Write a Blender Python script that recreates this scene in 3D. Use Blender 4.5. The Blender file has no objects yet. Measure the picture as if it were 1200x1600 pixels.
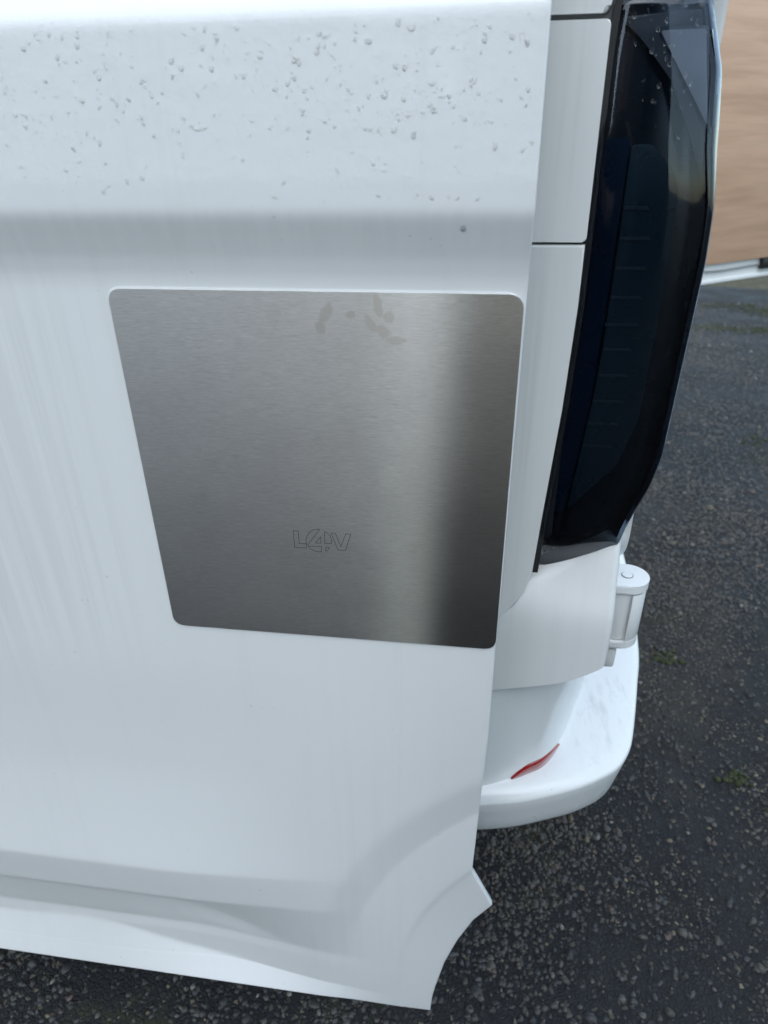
import bpy, bmesh, math, random
import numpy as np
from mathutils import Vector, Matrix
R_ = math.radians
random.seed(7); rng = np.random.default_rng(7)
sc = bpy.context.scene
col = sc.collection

# ------------------------------------------------------------------ camera
PITCH, YAW, ROLL = R_(29.0), R_(8.4), R_(-0.9)
cam_d = bpy.data.cameras.new('camera'); cam = bpy.data.objects.new('camera', cam_d); col.objects.link(cam)
fwd = Vector((-math.sin(YAW)*math.cos(PITCH), math.cos(YAW)*math.cos(PITCH), -math.sin(PITCH)))
rt = Vector((math.cos(YAW), math.sin(YAW), 0)); up = rt.cross(fwd)
r2 = math.cos(ROLL)*rt + math.sin(ROLL)*up; u2 = -math.sin(ROLL)*rt + math.cos(ROLL)*up
m = Matrix.Identity(4)
for i in range(3):
    m[i][0], m[i][1], m[i][2] = r2[i], u2[i], -fwd[i]
m.translation = Vector((0, -0.575, 1.30)); cam.matrix_world = m
cam_d.sensor_fit = 'VERTICAL'; cam_d.sensor_height = 36; cam_d.lens = 24.3
cam_d.clip_start = 0.02; cam_d.clip_end = 2000
cam_d.dof.use_dof = True; cam_d.dof.focus_distance = 0.64; cam_d.dof.aperture_fstop = 8.0
sc.camera = cam
# ------------------------------------------------------------------ sky and sun
SUN_EL, SUN_AZ = R_(50), R_(176)          # azimuth clockwise from +y
w = bpy.data.worlds.new('World'); sc.world = w; w.use_nodes = True
nt = w.node_tree; nt.nodes.clear()
sky = nt.nodes.new('ShaderNodeTexSky'); sky.sky_type = 'NISHITA'; sky.sun_disc = False
sky.sun_elevation = SUN_EL; sky.sun_rotation = SUN_AZ; sky.air_density = 1.0; sky.dust_density = 1.0; sky.ozone_density = 1.0
hsv = nt.nodes.new('ShaderNodeHueSaturation'); hsv.inputs['Saturation'].default_value = 0.75
tn = nt.nodes.new('ShaderNodeMix'); tn.data_type = 'RGBA'; tn.blend_type = 'MULTIPLY'; tn.inputs[0].default_value = 1; tn.inputs[7].default_value = (.885, .99, .955, 1)   # cool camera white balance
bg = nt.nodes.new('ShaderNodeBackground'); bg.inputs[1].default_value = 0.15
out = nt.nodes.new('ShaderNodeOutputWorld')
nt.links.new(sky.outputs[0], hsv.inputs['Color']); nt.links.new(hsv.outputs[0], tn.inputs[6]); nt.links.new(tn.outputs[2], bg.inputs[0]); nt.links.new(bg.outputs[0], out.inputs[0])
sl = bpy.data.lights.new('sun', 'SUN'); sl.energy = 1.0; sl.angle = R_(90); sl.color = (1, .985, .97)
sun = bpy.data.objects.new('sun', sl); col.objects.link(sun)
sd = Vector((math.sin(SUN_AZ)*math.cos(SUN_EL), math.cos(SUN_AZ)*math.cos(SUN_EL), math.sin(SUN_EL)))
sun.rotation_euler = sd.to_track_quat('Z', 'Y').to_euler(); sun.location = (0, -3, 6)
sc.view_settings.view_transform = 'Standard'; sc.view_settings.look = 'None'
sc.view_settings.exposure = 1.15; sc.view_settings.gamma = 1.0; sc.view_settings.use_curve_mapping = False
sc.cycles.max_bounces = 8; sc.cycles.transparent_max_bounces = 12

# ------------------------------------------------------------------ material helpers
class NB:
    def __init__(s, name):
        s.m = bpy.data.materials.new(name); s.m.use_nodes = True; s.t = s.m.node_tree; s.t.nodes.clear()
        s.out = s.n('OutputMaterial')
    def n(s, typ, **kw):
        nd = s.t.nodes.new('ShaderNode' + typ)
        for k, v in kw.items():
            if k.startswith('_'): setattr(nd, k[1:], v)
            else: s.put(nd, k, v)
        return nd
    def put(s, nd, k, v):
        key = int(k[1:]) if k[0] == 'i' and k[1:].isdigit() else k.replace('__', ' ')
        sock = nd.inputs[key]
        if hasattr(v, 'is_output') or isinstance(v, bpy.types.NodeSocket): s.t.links.new(v, sock)
        elif isinstance(v, (tuple, list)) and len(v) == 3 and sock.type == 'RGBA': sock.default_value = (*v, 1)
        else: sock.default_value = v
    def coord(s, scale=(1, 1, 1), loc=(0, 0, 0)):
        tc = s.n('TexCoord'); mp = s.n('Mapping', Vector=tc.outputs['Object'], Scale=scale, Location=loc)
        return mp.outputs[0]
    def noise(s, vec, scale, detail=3, rough=.5):
        return s.n('TexNoise', Vector=vec, Scale=scale, Detail=detail, Roughness=rough).outputs['Fac']
    def ramp(s, f, a, b, lo=0., hi=1.):
        return s.n('MapRange', Value=f, i1=a, i2=b, i3=lo, i4=hi, _interpolation_type='SMOOTHSTEP').outputs[0]
    def math(s, op, a, b=0.):
        return s.n('Math', i0=a, i1=b, _operation=op).outputs[0]
    def mix(s, f, a, b):
        nd = s.n('Mix', _data_type='RGBA'); s.put(nd, 'i0', f); s.put(nd, 'i6', a if not isinstance(a, tuple) else (*a, 1)); s.put(nd, 'i7', b if not isinstance(b, tuple) else (*b, 1))
        return nd.outputs[2]
    def bump(s, h, strength, dist):
        return s.n('Bump', Height=h, Strength=strength, Distance=dist).outputs[0]
    def bsdf(s, **kw):
        p = s.n('BsdfPrincipled', **kw); s.t.links.new(p.outputs[0], s.out.inputs[0]); return p

def paint(name, streak=0.0, wet=0.0, dirt=0.25, base=(.80, .81, .815)):
    b = NB(name)
    v = b.coord()
    fine = b.noise(v, 900, 2, .6)
    blotch = b.noise(b.coord((9, 9, 6)), 1.0, 4, .6)
    run = b.noise(b.coord((75, 20, 1.6)), 1.0, 4, .62)
    run2 = b.noise(b.coord((14, 8, 1.1), (3, 1, 2)), 1.0, 3, .5)
    sep = b.n('SeparateXYZ', Vector=b.coord())
    X, Z = sep.outputs[0], sep.outputs[2]
    d = b.math('MULTIPLY', b.ramp(run, .46, .74), b.ramp(run2, .42, .62))
    if streak:
        # run-off film under the shoulder crease, and heavier dirty run marks to the left of the plate
        under = b.math('MULTIPLY', b.ramp(Z, 1.20, 1.25), b.ramp(Z, 1.258, 1.252))
        under = b.math('MULTIPLY', under, b.ramp(b.noise(b.coord((90, 10, 7)), 1.0, 3, .6), .40, .62))
        left = b.math('MULTIPLY', b.ramp(X, -.27, -.34), b.math('MULTIPLY', b.ramp(Z, .80, .95), b.ramp(Z, 1.26, 1.15)))
        left = b.math('MULTIPLY', left, b.ramp(run, .40, .62))
        d = b.math('ADD', b.math('MULTIPLY', d, .25), b.math('ADD', b.math('MULTIPLY', under, .22), b.math('MULTIPLY', left, .55)))
    d = b.math('MULTIPLY', b.n('Clamp', Value=d).outputs[0], dirt)
    spk = b.ramp(b.noise(b.coord((1, 1, 1), (7, 3, 1)), 170, 2, .5), .74, .80)
    c = b.mix(d, base, (.56, .565, .57))
    c = b.mix(b.math('MULTIPLY', b.ramp(blotch, .35, .75), .10), c, (.66, .67, .66))
    c = b.mix(b.math('MULTIPLY', spk, .35), c, (.35, .33, .29))
    rough = b.math('ADD', b.math('MULTIPLY', b.ramp(blotch, .3, .7), .10), .30 - .06*wet)
    if wet:
        film = b.noise(b.coord((6, 6, 9), (1, 5, 2)), 1.0, 5, .65)
        h = b.math('ADD', b.math('MULTIPLY', film, 1.0), b.math('MULTIPLY', b.noise(b.coord((60, 60, 30)), 1.0, 3, .6), .25))
        nrm = b.bump(h, .35*wet, .004)
        crough = b.ramp(film, .4, .62, .06, .30)
    elif streak:
        wetm = b.ramp(Z, 1.255, 1.275)
        film = b.noise(b.coord((16, 16, 22), (1, 5, 2)), 1.0, 5, .62)
        h = b.math('MULTIPLY', b.math('ADD', film, b.math('MULTIPLY', b.noise(b.coord((150, 150, 90)), 1.0, 4, .65), .35)), wetm)
        nrm = b.bump(h, .30, .0022); crough = b.math('ADD', b.math('MULTIPLY', b.ramp(film, .42, .60), b.math('MULTIPLY', wetm, .22)), .08)
    else:
        nrm = b.bump(b.noise(v, 260, 2, .5), .04, .0004); crough = .09
    b.bsdf(Base__Color=c, Roughness=rough, Coat__Weight=.4, Coat__Roughness=crough, Coat__IOR=1.45, Normal=nrm)
    return b.m

def simple(name, colr, rough=.5, metal=0., coat=0., bump=0., bscale=300, var=.12):
    b = NB(name); v = b.coord()
    n1 = b.noise(v, bscale, 3, .6); n2 = b.noise(v, 18, 4, .6)
    dark = tuple(c*(1-var*2) for c in colr)
    c = b.mix(n2, colr, dark)
    kw = dict(Base__Color=c, Roughness=b.ramp(n2, .3, .7, max(.02, rough*.8), rough*1.15), Metallic=metal, Coat__Weight=coat, Coat__Roughness=.06)
    if bump: kw['Normal'] = b.bump(n1, bump, .0015)
    b.bsdf(**kw); return b.m

M = {}
M['door'] = paint('door_white_paint', streak=1, wet=0.0, dirt=.45)
M['paint'] = paint('white_body_paint', dirt=.35)
M['bumper'] = paint('white_bumper_paint', dirt=.6, wet=.6)
M['gap'] = simple('dark_seam', (.11, .12, .12), .7)
M['rubber'] = simple('black_rubber', (.02, .02, .021), .7, bump=.2)
M['inner'] = simple('dark_interior', (.05, .05, .052), .7)
M['red'] = simple('red_reflector_plastic', (.34, .004, .008), .12, coat=1)
M['blackplastic'] = simple('black_plastic', (.012, .013, .015), .35)
M['alloy'] = simple('grey_wheel_metal', (.45, .45, .46), .4, metal=.8)

def steel():
    b = NB('brushed_stainless_steel'); sep = b.n('SeparateXYZ', Vector=b.coord()); X, Z = sep.outputs[0], sep.outputs[2]
    g1 = b.noise(b.coord((55, 1, 3600)), 1.0, 3, .6)
    g2 = b.noise(b.coord((160, 1, 2200), (4, 0, 9)), 1.0, 2, .6)
    g = b.math('ADD', b.math('MULTIPLY', g1, .6), b.math('MULTIPLY', g2, .4))
    cl = b.noise(b.coord((7, 1, 10)), 1.0, 4, .6)
    c = b.mix(b.ramp(g, .30, .72), (.42, .415, .40), (.60, .59, .575))
    # greasy finger marks near the top edge
    def blob(cx, cz, rx, rz, ang=0.):
        ca, sa = math.cos(ang), math.sin(ang)
        dx = b.math('SUBTRACT', X, cx); dz = b.math('SUBTRACT', Z, cz)
        u = b.math('DIVIDE', b.math('ADD', b.math('MULTIPLY', dx, ca), b.math('MULTIPLY', dz, sa)), rx)
        v = b.math('DIVIDE', b.math('SUBTRACT', b.math('MULTIPLY', dz, ca), b.math('MULTIPLY', dx, sa)), rz)
        r = b.math('SQRT', b.math('ADD', b.math('MULTIPLY', u, u), b.math('MULTIPLY', v, v)))
        r = b.math('ADD', r, b.math('MULTIPLY', b.math('SUBTRACT', b.noise(b.coord((1, 1, 1), (2, 2, cx*10)), 170, 3, .6), .5), 1.5))
        return b.ramp(r, 1.20, .70)
    s = None
    for a in [(-.0735, 1.1930, .0030, .009, .2), (-.0790, 1.1800, .0035, .007, .5), (-.0700, 1.1740, .0045, .006, .8), (-.0610, 1.1690, .007, .0032, 0), (-.0660, 1.1850, .004, .004, 0), (-.0935, 1.186, .004, .003, 0),
              (-.1105, 1.1870, .0038, .0085, -.5), (-.1150, 1.1770, .0045, .005, 0), (-.1490, 1.1850, .005, .009, -.2)]:
        k = b.math('MULTIPLY', blob(*a), .35 if a[0] < -.14 else 1.0)
        s = k if s is None else b.math('MAXIMUM', s, k)
    c = b.mix(b.math('MULTIPLY', s, .62), c, (.36, .33, .30))
    rough = b.math('ADD', b.math('ADD', b.math('MULTIPLY', g, .07), b.ramp(cl, .3, .7, .288, .296)), b.math('MULTIPLY', s, .012))
    tan = b.n('Tangent', _direction_type='RADIAL', _axis='Z')
    gl = b.n('BsdfAnisotropic', Color=c, Roughness=rough, Anisotropy=.76, Rotation=0.0, Tangent=tan.outputs[0], Normal=b.bump(g, .035, .0002)); gl.distribution = 'BECKMANN'
    b.t.links.new(gl.outputs[0], b.out.inputs[0])
    return b.m
M['steel'] = steel()
M['engrave'] = simple('engraved_line', (.045, .045, .045), .6)

def wood():
    b = NB('plywood'); v = b.coord((1.2, 1.2, 14))
    n = b.noise(v, 1.6, 6, .62); wv = b.noise(b.coord((.8, .8, 5), (3, 1, 1)), 1.5, 3, .5)
    fine = b.noise(b.coord((6, 6, 260)), 1.0, 3, .6)
    c = b.mix(b.ramp(n, .3, .7), (.61, .385, .262), (.46, .28, .18))
    c = b.mix(b.math('MULTIPLY', b.ramp(wv, .4, .7), .5), c, (.65, .43, .30))
    c = b.mix(b.math('MULTIPLY', b.ramp(fine, .45, .7), .18), c, (.25, .15, .10))
    b.bsdf(Base__Color=c, Roughness=.5, Normal=b.bump(fine, .1, .001)); return b.m
M['wood'] = wood()

def tar():
    b = NB('wet_tarmac'); v = b.coord()
    vor = b.n('TexVoronoi', Vector=v, Scale=115.0, _feature='F1')
    edge = b.n('TexVoronoi', Vector=v, Scale=115.0, _feature='DISTANCE_TO_EDGE')
    big = b.noise(v, 2.6, 5, .6); sep = b.n('SeparateColor', Color=vor.outputs['Color'])
    st = b.ramp(edge.outputs['Distance'], .06, .2)
    grit = b.noise(v, 420, 3, .7)
    stone = b.mix(sep.outputs[0], (.016, .017, .020), (.070, .066, .061))
    stone = b.mix(b.ramp(sep.outputs[1], .88, .95), stone, (.26, .22, .16))
    pit = b.mix(grit, (.010, .011, .013), (.026, .027, .031))
    c = b.mix(b.math('MULTIPLY', st, b.ramp(big, .42, .60, .25, .95)), pit, stone)
    mossy = b.math('MULTIPLY', b.ramp(b.noise(b.coord((1, 1, 1), (4, 9, 0)), 3.2, 6, .72), .57, .70), .6)
    c = b.mix(mossy, c, (.055, .062, .028))
    dust = b.ramp(b.noise(b.coord((1, 1, 1), (9, 2, 0)), 1.5, 5, .7), .5, .68)
    c = b.mix(b.math('MULTIPLY', dust, .30), c, (.105, .09, .07))
    h = b.math('ADD', b.math('MULTIPLY', st, .5), b.math('MULTIPLY', grit, .5))
    b.bsdf(Base__Color=c, Roughness=b.ramp(big, .35, .65, .52, .82), Normal=b.bump(h, .8, .006), Specular__IOR__Level=.28)
    return b.m
M['tar'] = tar()
def chipmat():
    b = NB('tarmac_stone_chip'); at = b.n('Attribute', _attribute_name='tint'); n = b.noise(b.coord(), 600, 3, .6)
    c = b.mix(b.math('MULTIPLY', n, .6), at.outputs['Color'], (.02, .02, .022))
    b.bsdf(Base__Color=c, Roughness=b.ramp(n, .3, .7, .35, .7), Normal=b.bump(n, .3, .0008)); return b.m
M['chip'] = chipmat()
M['moss'] = simple('moss', (.05, .060, .020), .9, bump=.6, var=.3)
M['verge'] = simple('gritty_earth', (.10, .09, .055), .95, bump=.8, bscale=60, var=.3)

def lensmat(name, tint, alpha):
    b = NB(name)
    tr = b.n('BsdfTransparent', Color=tint)
    film = b.noise(b.coord((1, 1, .6)), 55, 3, .6)
    gl = b.n('BsdfGlossy', Color=(.9, .93, 1.0), Roughness=b.ramp(b.noise(b.coord((26, 26, 7)), 1.0, 4, .6), .3, .8, .015, .10))
    fr = b.n('Fresnel', IOR=1.45)
    mx = b.n('MixShader'); b.t.links.new(fr.outputs[0], mx.inputs[0]); b.t.links.new(tr.outputs[0], mx.inputs[1]); b.t.links.new(gl.outputs[0], mx.inputs[2])
    b.t.links.new(mx.outputs[0], b.out.inputs[0]); return b.m
M['lens'] = lensmat('smoked_lens', (.62, .67, .74, 1), .5)
M['clearlens'] = lensmat('grey_lens', (.75, .77, .8, 1), .5)
M['housing'] = simple('lamp_black', (.004, .009, .020), .3, var=.2)
M['guide'] = simple('lamp_blue_grey', (.040, .082, .115), .28, coat=.3, var=.2)
M['navy'] = simple('lamp_navy', (.007, .028, .068), .3, var=.1)
M['rib'] = simple('lamp_rib', (.075, .115, .145), .3, var=.1)
M['skygrey'] = simple('lamp_sky_reflection_grey', (.11, .12, .14), .35, var=.15)
M['reflex'] = simple('lamp_reflector_grey', (.80, .82, .88), .25, coat=.8, var=.2)
def water():
    b = NB('water'); p = b.n('BsdfPrincipled', Base__Color=(1, 1, 1), Roughness=.0, IOR=1.33, Transmission__Weight=1.0)
    tr = b.n('BsdfTransparent', Color=(1, 1, 1, 1)); gl = b.n('BsdfGlossy', Color=(1, 1, 1, 1), Roughness=.12)
    fr = b.n('Fresnel', IOR=1.18); m1 = b.n('MixShader'); b.t.links.new(fr.outputs[0], m1.inputs[0]); b.t.links.new(tr.outputs[0], m1.inputs[1]); b.t.links.new(gl.outputs[0], m1.inputs[2])
    m2 = b.n('MixShader'); m2.inputs[0].default_value = .03; b.t.links.new(m1.outputs[0], m2.inputs[1]); b.t.links.new(p.outputs[0], m2.inputs[2])
    b.t.links.new(m2.outputs[0], b.out.inputs[0]); return b.m
M['water'] = water()

# ------------------------------------------------------------------ object helpers
def link(o, parent=None):
    col.objects.link(o)
    if parent: o.parent = parent
    return o
def empty(name, loc=(0, 0, 0)):
    o = bpy.data.objects.new(name, None); o.location = loc; return link(o)
def tag(o, label=None, cat=None, group=None, kind=None):
    if label: o['label'] = label
    if cat: o['category'] = cat
    if group: o['group'] = group
    if kind: o['kind'] = kind
    return o
def mesh(name, V, F, mat, parent=None, smooth=True, sharp=None):
    me = bpy.data.meshes.new(name); me.from_pydata([tuple(map(float, v)) for v in V], [], F); me.materials.append(mat)
    if smooth: me.polygons.foreach_set('use_smooth', [True]*len(me.polygons))
    me.update()
    o = bpy.data.objects.new(name, me); link(o, parent)
    if smooth and sharp: me.set_sharp_from_angle(angle=R_(sharp))
    return o
def grid(name, G, mat, parent=None, sharp=None, flip=False, closeu=False):
    """G: array (rows, cols, 3)"""
    G = np.asarray(G, float); r, c, _ = G.shape; cc = c if closeu else c-1
    i, j = np.meshgrid(np.arange(r-1), np.arange(cc), indexing='ij'); i = i.ravel(); j = j.ravel(); j2 = (j+1) % c
    F = np.stack([i*c+j, i*c+j2, (i+1)*c+j2, (i+1)*c+j], 1)
    if flip: F = F[:, ::-1]
    me = bpy.data.meshes.new(name); n = len(F)
    me.vertices.add(r*c); me.vertices.foreach_set('co', G.reshape(-1).astype(np.float32))
    me.loops.add(n*4); me.loops.foreach_set('vertex_index', F.reshape(-1).astype(np.int32))
    me.polygons.add(n); me.polygons.foreach_set('loop_start', np.arange(0, n*4, 4, dtype=np.int32))
    me.update(calc_edges=True); me.validate()
    me.polygons.foreach_set('use_smooth', np.ones(n, bool)); me.materials.append(mat); me.update()
    if sharp: me.set_sharp_from_angle(angle=R_(sharp))
    return link(bpy.data.objects.new(name, me), parent)
def box(name, lo, hi, mat, parent=None, bev=.002, seg=2):
    bm = bmesh.new(); bmesh.ops.create_cube(bm, size=1)
    for v in bm.verts:
        v.co = Vector([lo[k] + (v.co[k]+.5)*(hi[k]-lo[k]) for k in range(3)])
    if bev: bmesh.ops.bevel(bm, geom=bm.edges[:], offset=bev, segments=seg, affect='EDGES', profile=.5)
    return from_bm(name, bm, mat, parent)
def from_bm(name, bm, mat, parent=None, sharp=40):
    bmesh.ops.recalc_face_normals(bm, faces=bm.faces[:])
    me = bpy.data.meshes.new(name); bm.to_mesh(me); bm.free(); me.materials.append(mat)
    me.polygons.foreach_set('use_smooth', [True]*len(me.polygons)); me.update()
    if sharp: me.set_sharp_from_angle(angle=R_(sharp))
    return link(bpy.data.objects.new(name, me), parent)
def rounded(pts, rad, n=6):
    """round the corners of a 2D polygon; rad a number or a list"""
    out_ = []; N = len(pts)
    for i, p in enumerate(pts):
        r = rad[i] if isinstance(rad, (list, tuple)) else rad
        p = Vector(p); a = Vector(pts[i-1]) - p; b = Vector(pts[(i+1) % N]) - p
        if r <= 0: out_.append(p); continue
        r = min(r, a.length*.45, b.length*.45); pa = p + a.normalized()*r; pb = p + b.normalized()*r
        for k in range(n+1):
            t = k/n; out_.append(pa*(1-t)**2 + p*2*t*(1-t) + pb*t*t)
    return out_
def slab(name, pts, y, depth, mat, parent=None, bev=.0015, fn=None, seg=3):
    """panel with outline pts (x, z) whose front is at y (or fn(x, z)), thickness depth towards +y"""
    bm = bmesh.new(); f = []
    Y = fn if fn else (lambda x, z: y)
    fr = [bm.verts.new((p[0], Y(p[0], p[1]), p[1])) for p in pts]; bk = [bm.verts.new((p[0], Y(p[0], p[1])+depth, p[1])) for p in pts]
    ff = bm.faces.new(fr); bm.faces.new(bk[::-1]); N = len(pts)
    for i in range(N): bm.faces.new((fr[i], bk[i], bk[(i+1) % N], fr[(i+1) % N]))
    if bev: bmesh.ops.bevel(bm, geom=list(ff.edges), offset=bev, segments=seg, affect='EDGES', profile=.5, clamp_overlap=True)
    o = from_bm(name, bm, mat, parent, 35)
    if fn is None:
        for p_ in o.data.polygons:                       # the flat faces stay truly flat, only the bevels are smooth
            if p_.area > 1e-5 and (len(p_.vertices) > 4 or N <= 4): p_.use_smooth = False
    return o
def tube(name, pts, r, mat, parent=None, n=10):
    rows = []
    P = [Vector(p) for p in pts]
    for i, p in enumerate(P):
        d = (P[min(i+1, len(P)-1)] - P[max(i-1, 0)]).normalized(); a = d.orthogonal().normalized(); b = d.cross(a)
        rows.append([p + r*(math.cos(t)*a + math.sin(t)*b) for t in np.linspace(0, 2*math.pi, n, endpoint=False)])
    return grid(name, [[tuple(q) for q in row] for row in rows], mat, parent, closeu=True)
def disc(name, c, r, h, mat, parent=None, n=40, bev=.0015, axis='z'):
    bm = bmesh.new(); bmesh.ops.create_cone(bm, cap_ends=True, segments=n, radius1=r, radius2=r, depth=h)
    if bev: bmesh.ops.bevel(bm, geom=[e for e in bm.edges if abs(e.verts[0].co.z-e.verts[1].co.z) < 1e-6], offset=bev, segments=3, affect='EDGES')
    if axis == 'y': bmesh.ops.rotate(bm, verts=bm.verts, matrix=Matrix.Rotation(math.pi/2, 3, 'X'))
    bmesh.ops.translate(bm, verts=bm.verts, vec=c); return from_bm(name, bm, mat, parent)
def interp(x, xs, ys): return np.interp(x, xs, ys)
def sstep(a, b, x):
    t = np.clip((np.asarray(x)-a)/(b-a), 0, 1); return t*t*(3-2*t)

# ------------------------------------------------------------------ ground
GR = -0.0
g = mesh('tarmac', [(-60, -60, 0), (60, -60, 0), (60, 7.4, 0), (-60, 7.4, 0)], [(0, 1, 2, 3)], M['tar'], smooth=False); tag(g, kind='structure')
xs = np.linspace(-40, 60, 260); ys = np.concatenate([np.linspace(6.0, 8, 26), np.linspace(8.2, 90, 40)])
G = np.zeros((len(ys), len(xs), 3)); G[..., 0] = xs[None]; G[..., 1] = ys[:, None]
G[..., 2] = sstep(6.1, 7.0, G[..., 1] + .12*np.sin(G[..., 0]*3.1) + .07*np.sin(G[..., 0]*7.7))*.07 - .01 + rng.normal(0, .004, G.shape[:2])
tag(grid('verge', G, M['verge']), kind='structure')

# stone chips bedded in the tarmac (real stones where the camera can tell them apart)
def chips(name, area, n, smin, smax, seed):
    rg = np.random.default_rng(seed); x0, x1, y0, y1 = area
    cx = rg.uniform(x0, x1, n*3); cy = rg.uniform(y0, y1, n*3)
    ph = rg.uniform(0, 6.28, 12); dens = np.zeros(n*3)
    for k in range(12):
        a = ph[k]; f = 3 + 2.2*k; dens += np.sin(f*(cx*math.cos(a)+cy*math.sin(a)) + a*5)/(1+.3*k)
    dens = (dens-dens.min())/(dens.max()-dens.min())
    keep = rg.random(n*3) < np.clip((dens-.25)*1.35, .12, 1); cx = cx[keep][:n]; cy = cy[keep][:n]; dens = dens[keep][:n]; n = len(cx)
    size = rg.uniform(smin, smax, n)*np.where(rg.random(n) < .06, 1.6, 1)
    k = 6; ang = np.linspace(0, 2*math.pi, k, endpoint=False)[None] + rg.uniform(0, 6, (n, 1)) + rg.normal(0, .16, (n, k))
    rr = size[:, None]*rg.uniform(.7, 1.15, (n, k)); asp = rg.uniform(.5, 1, (n, 1)); rot = rg.uniform(0, 3.14, (n, 1))
    lx = rr*np.cos(ang); ly = rr*np.sin(ang)*asp
    px = lx*np.cos(rot)-ly*np.sin(rot); py = lx*np.sin(rot)+ly*np.cos(rot)
    h = size*rg.uniform(.15, .6, n)
    V = np.zeros((n, 2*k, 3)); V[:, :k, 0] = cx[:, None]+px; V[:, :k, 1] = cy[:, None]+py; V[:, :k, 2] = -.001
    tiltx = rg.normal(0, .22, (n, 1)); tilty = rg.normal(0, .22, (n, 1))
    V[:, k:, 0] = cx[:, None]+px*.66; V[:, k:, 1] = cy[:, None]+py*.66; V[:, k:, 2] = h[:, None] + px*.66*tiltx + py*.66*tilty
    q = np.arange(k); side = np.stack([q, (q+1) % k, (q+1) % k+k, q+k], 1)
    base = (np.arange(n)*2*k)[:, None, None]; S = (side[None]+base).reshape(-1); T = ((q+k)[None]+base[:, 0]).reshape(-1)
    me = bpy.data.meshes.new(name); me.vertices.add(n*2*k); me.vertices.foreach_set('co', V.reshape(-1).astype(np.float32))
    idx = np.concatenate([S, T]).astype(np.int32); me.loops.add(len(idx)); me.loops.foreach_set('vertex_index', idx)
    ls = np.concatenate([np.arange(n*k)*4, n*k*4+np.arange(n)*k]).astype(np.int32); me.polygons.add(len(ls)); me.polygons.foreach_set('loop_start', ls)
    me.update(calc_edges=True)
    pal = np.array([(.035, .036, .041), (.06, .062, .066), (.095, .094, .094), (.12, .11, .095), (.075, .07, .058), (.21, .175, .115), (.15, .10, .085), (.32, .30, .27)])
    ci = rg.choice(len(pal), n, p=[.22, .24, .22, .12, .12, .04, .03, .01]); tint = pal[ci]*rg.uniform(.42, 1.05, (n, 1))
    brown = sstep(.55, .85, dens)[:, None]; tint = tint*(1-brown*.4) + brown*.4*np.array([[.10, .085, .062]])
    colr = np.ones((n, 2*k, 4), np.float32); colr[..., :3] = tint[:, None]
    a = me.color_attributes.new('tint', 'FLOAT_COLOR', 'POINT'); a.data.foreach_set('color', colr.reshape(-1))
    me.materials.append(M['chip']); o = bpy.data.objects.new(name, me); link(o); return o
tag(chips('stone_chips', (-1.3, 1.9, -.7, 1.5), 46000, .0026, .0080, 3), kind='stuff')
tag(chips('stone_chips', (.3, 2.9, 1.5, 5.6), 42000, .004, .010, 5), kind='stuff')
# moss cushions in the joints and hollows of the tarmac
bm = bmesh.new()
def moss(cx, cy, rx, ry, n):
    for _ in range(n):
        x = cx+random.gauss(0, rx); y = cy+random.gauss(0, ry); s = random.uniform(.003, .010)
        r = bmesh.ops.create_icosphere(bm, subdivisions=1, radius=s)
        for v in r['verts']: v.co = Vector((v.co.x*random.uniform(.8, 1.3)+x, v.co.y+y, v.co.z*.5+.002))
for a in [(.62, .60, .02, .012, 26), (.70, .52, .03, .012, 20), (.95, .9, .03, .03, 50), (1.63, 4.75, .10, .05, 260), (2.05, 4.7, .16, .05, 400), (2.25, 5.3, .15, .07, 500), (1.95, 5.5, .2, .05, 250), (.55, 1.0, .03, .02, 30), (.85, .35, .03, .02, 40), (1.3, 2.6, .05, .05, 60)]:
    moss(*a)
tag(from_bm('moss', bm, M['moss'], sharp=None), kind='stuff')

# ------------------------------------------------------------------ van
van = empty('van', (0, 0, 0)); tag(van, 'white panel van seen close from the side with its sliding door slid back', 'van')
van_kids = []
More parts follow.
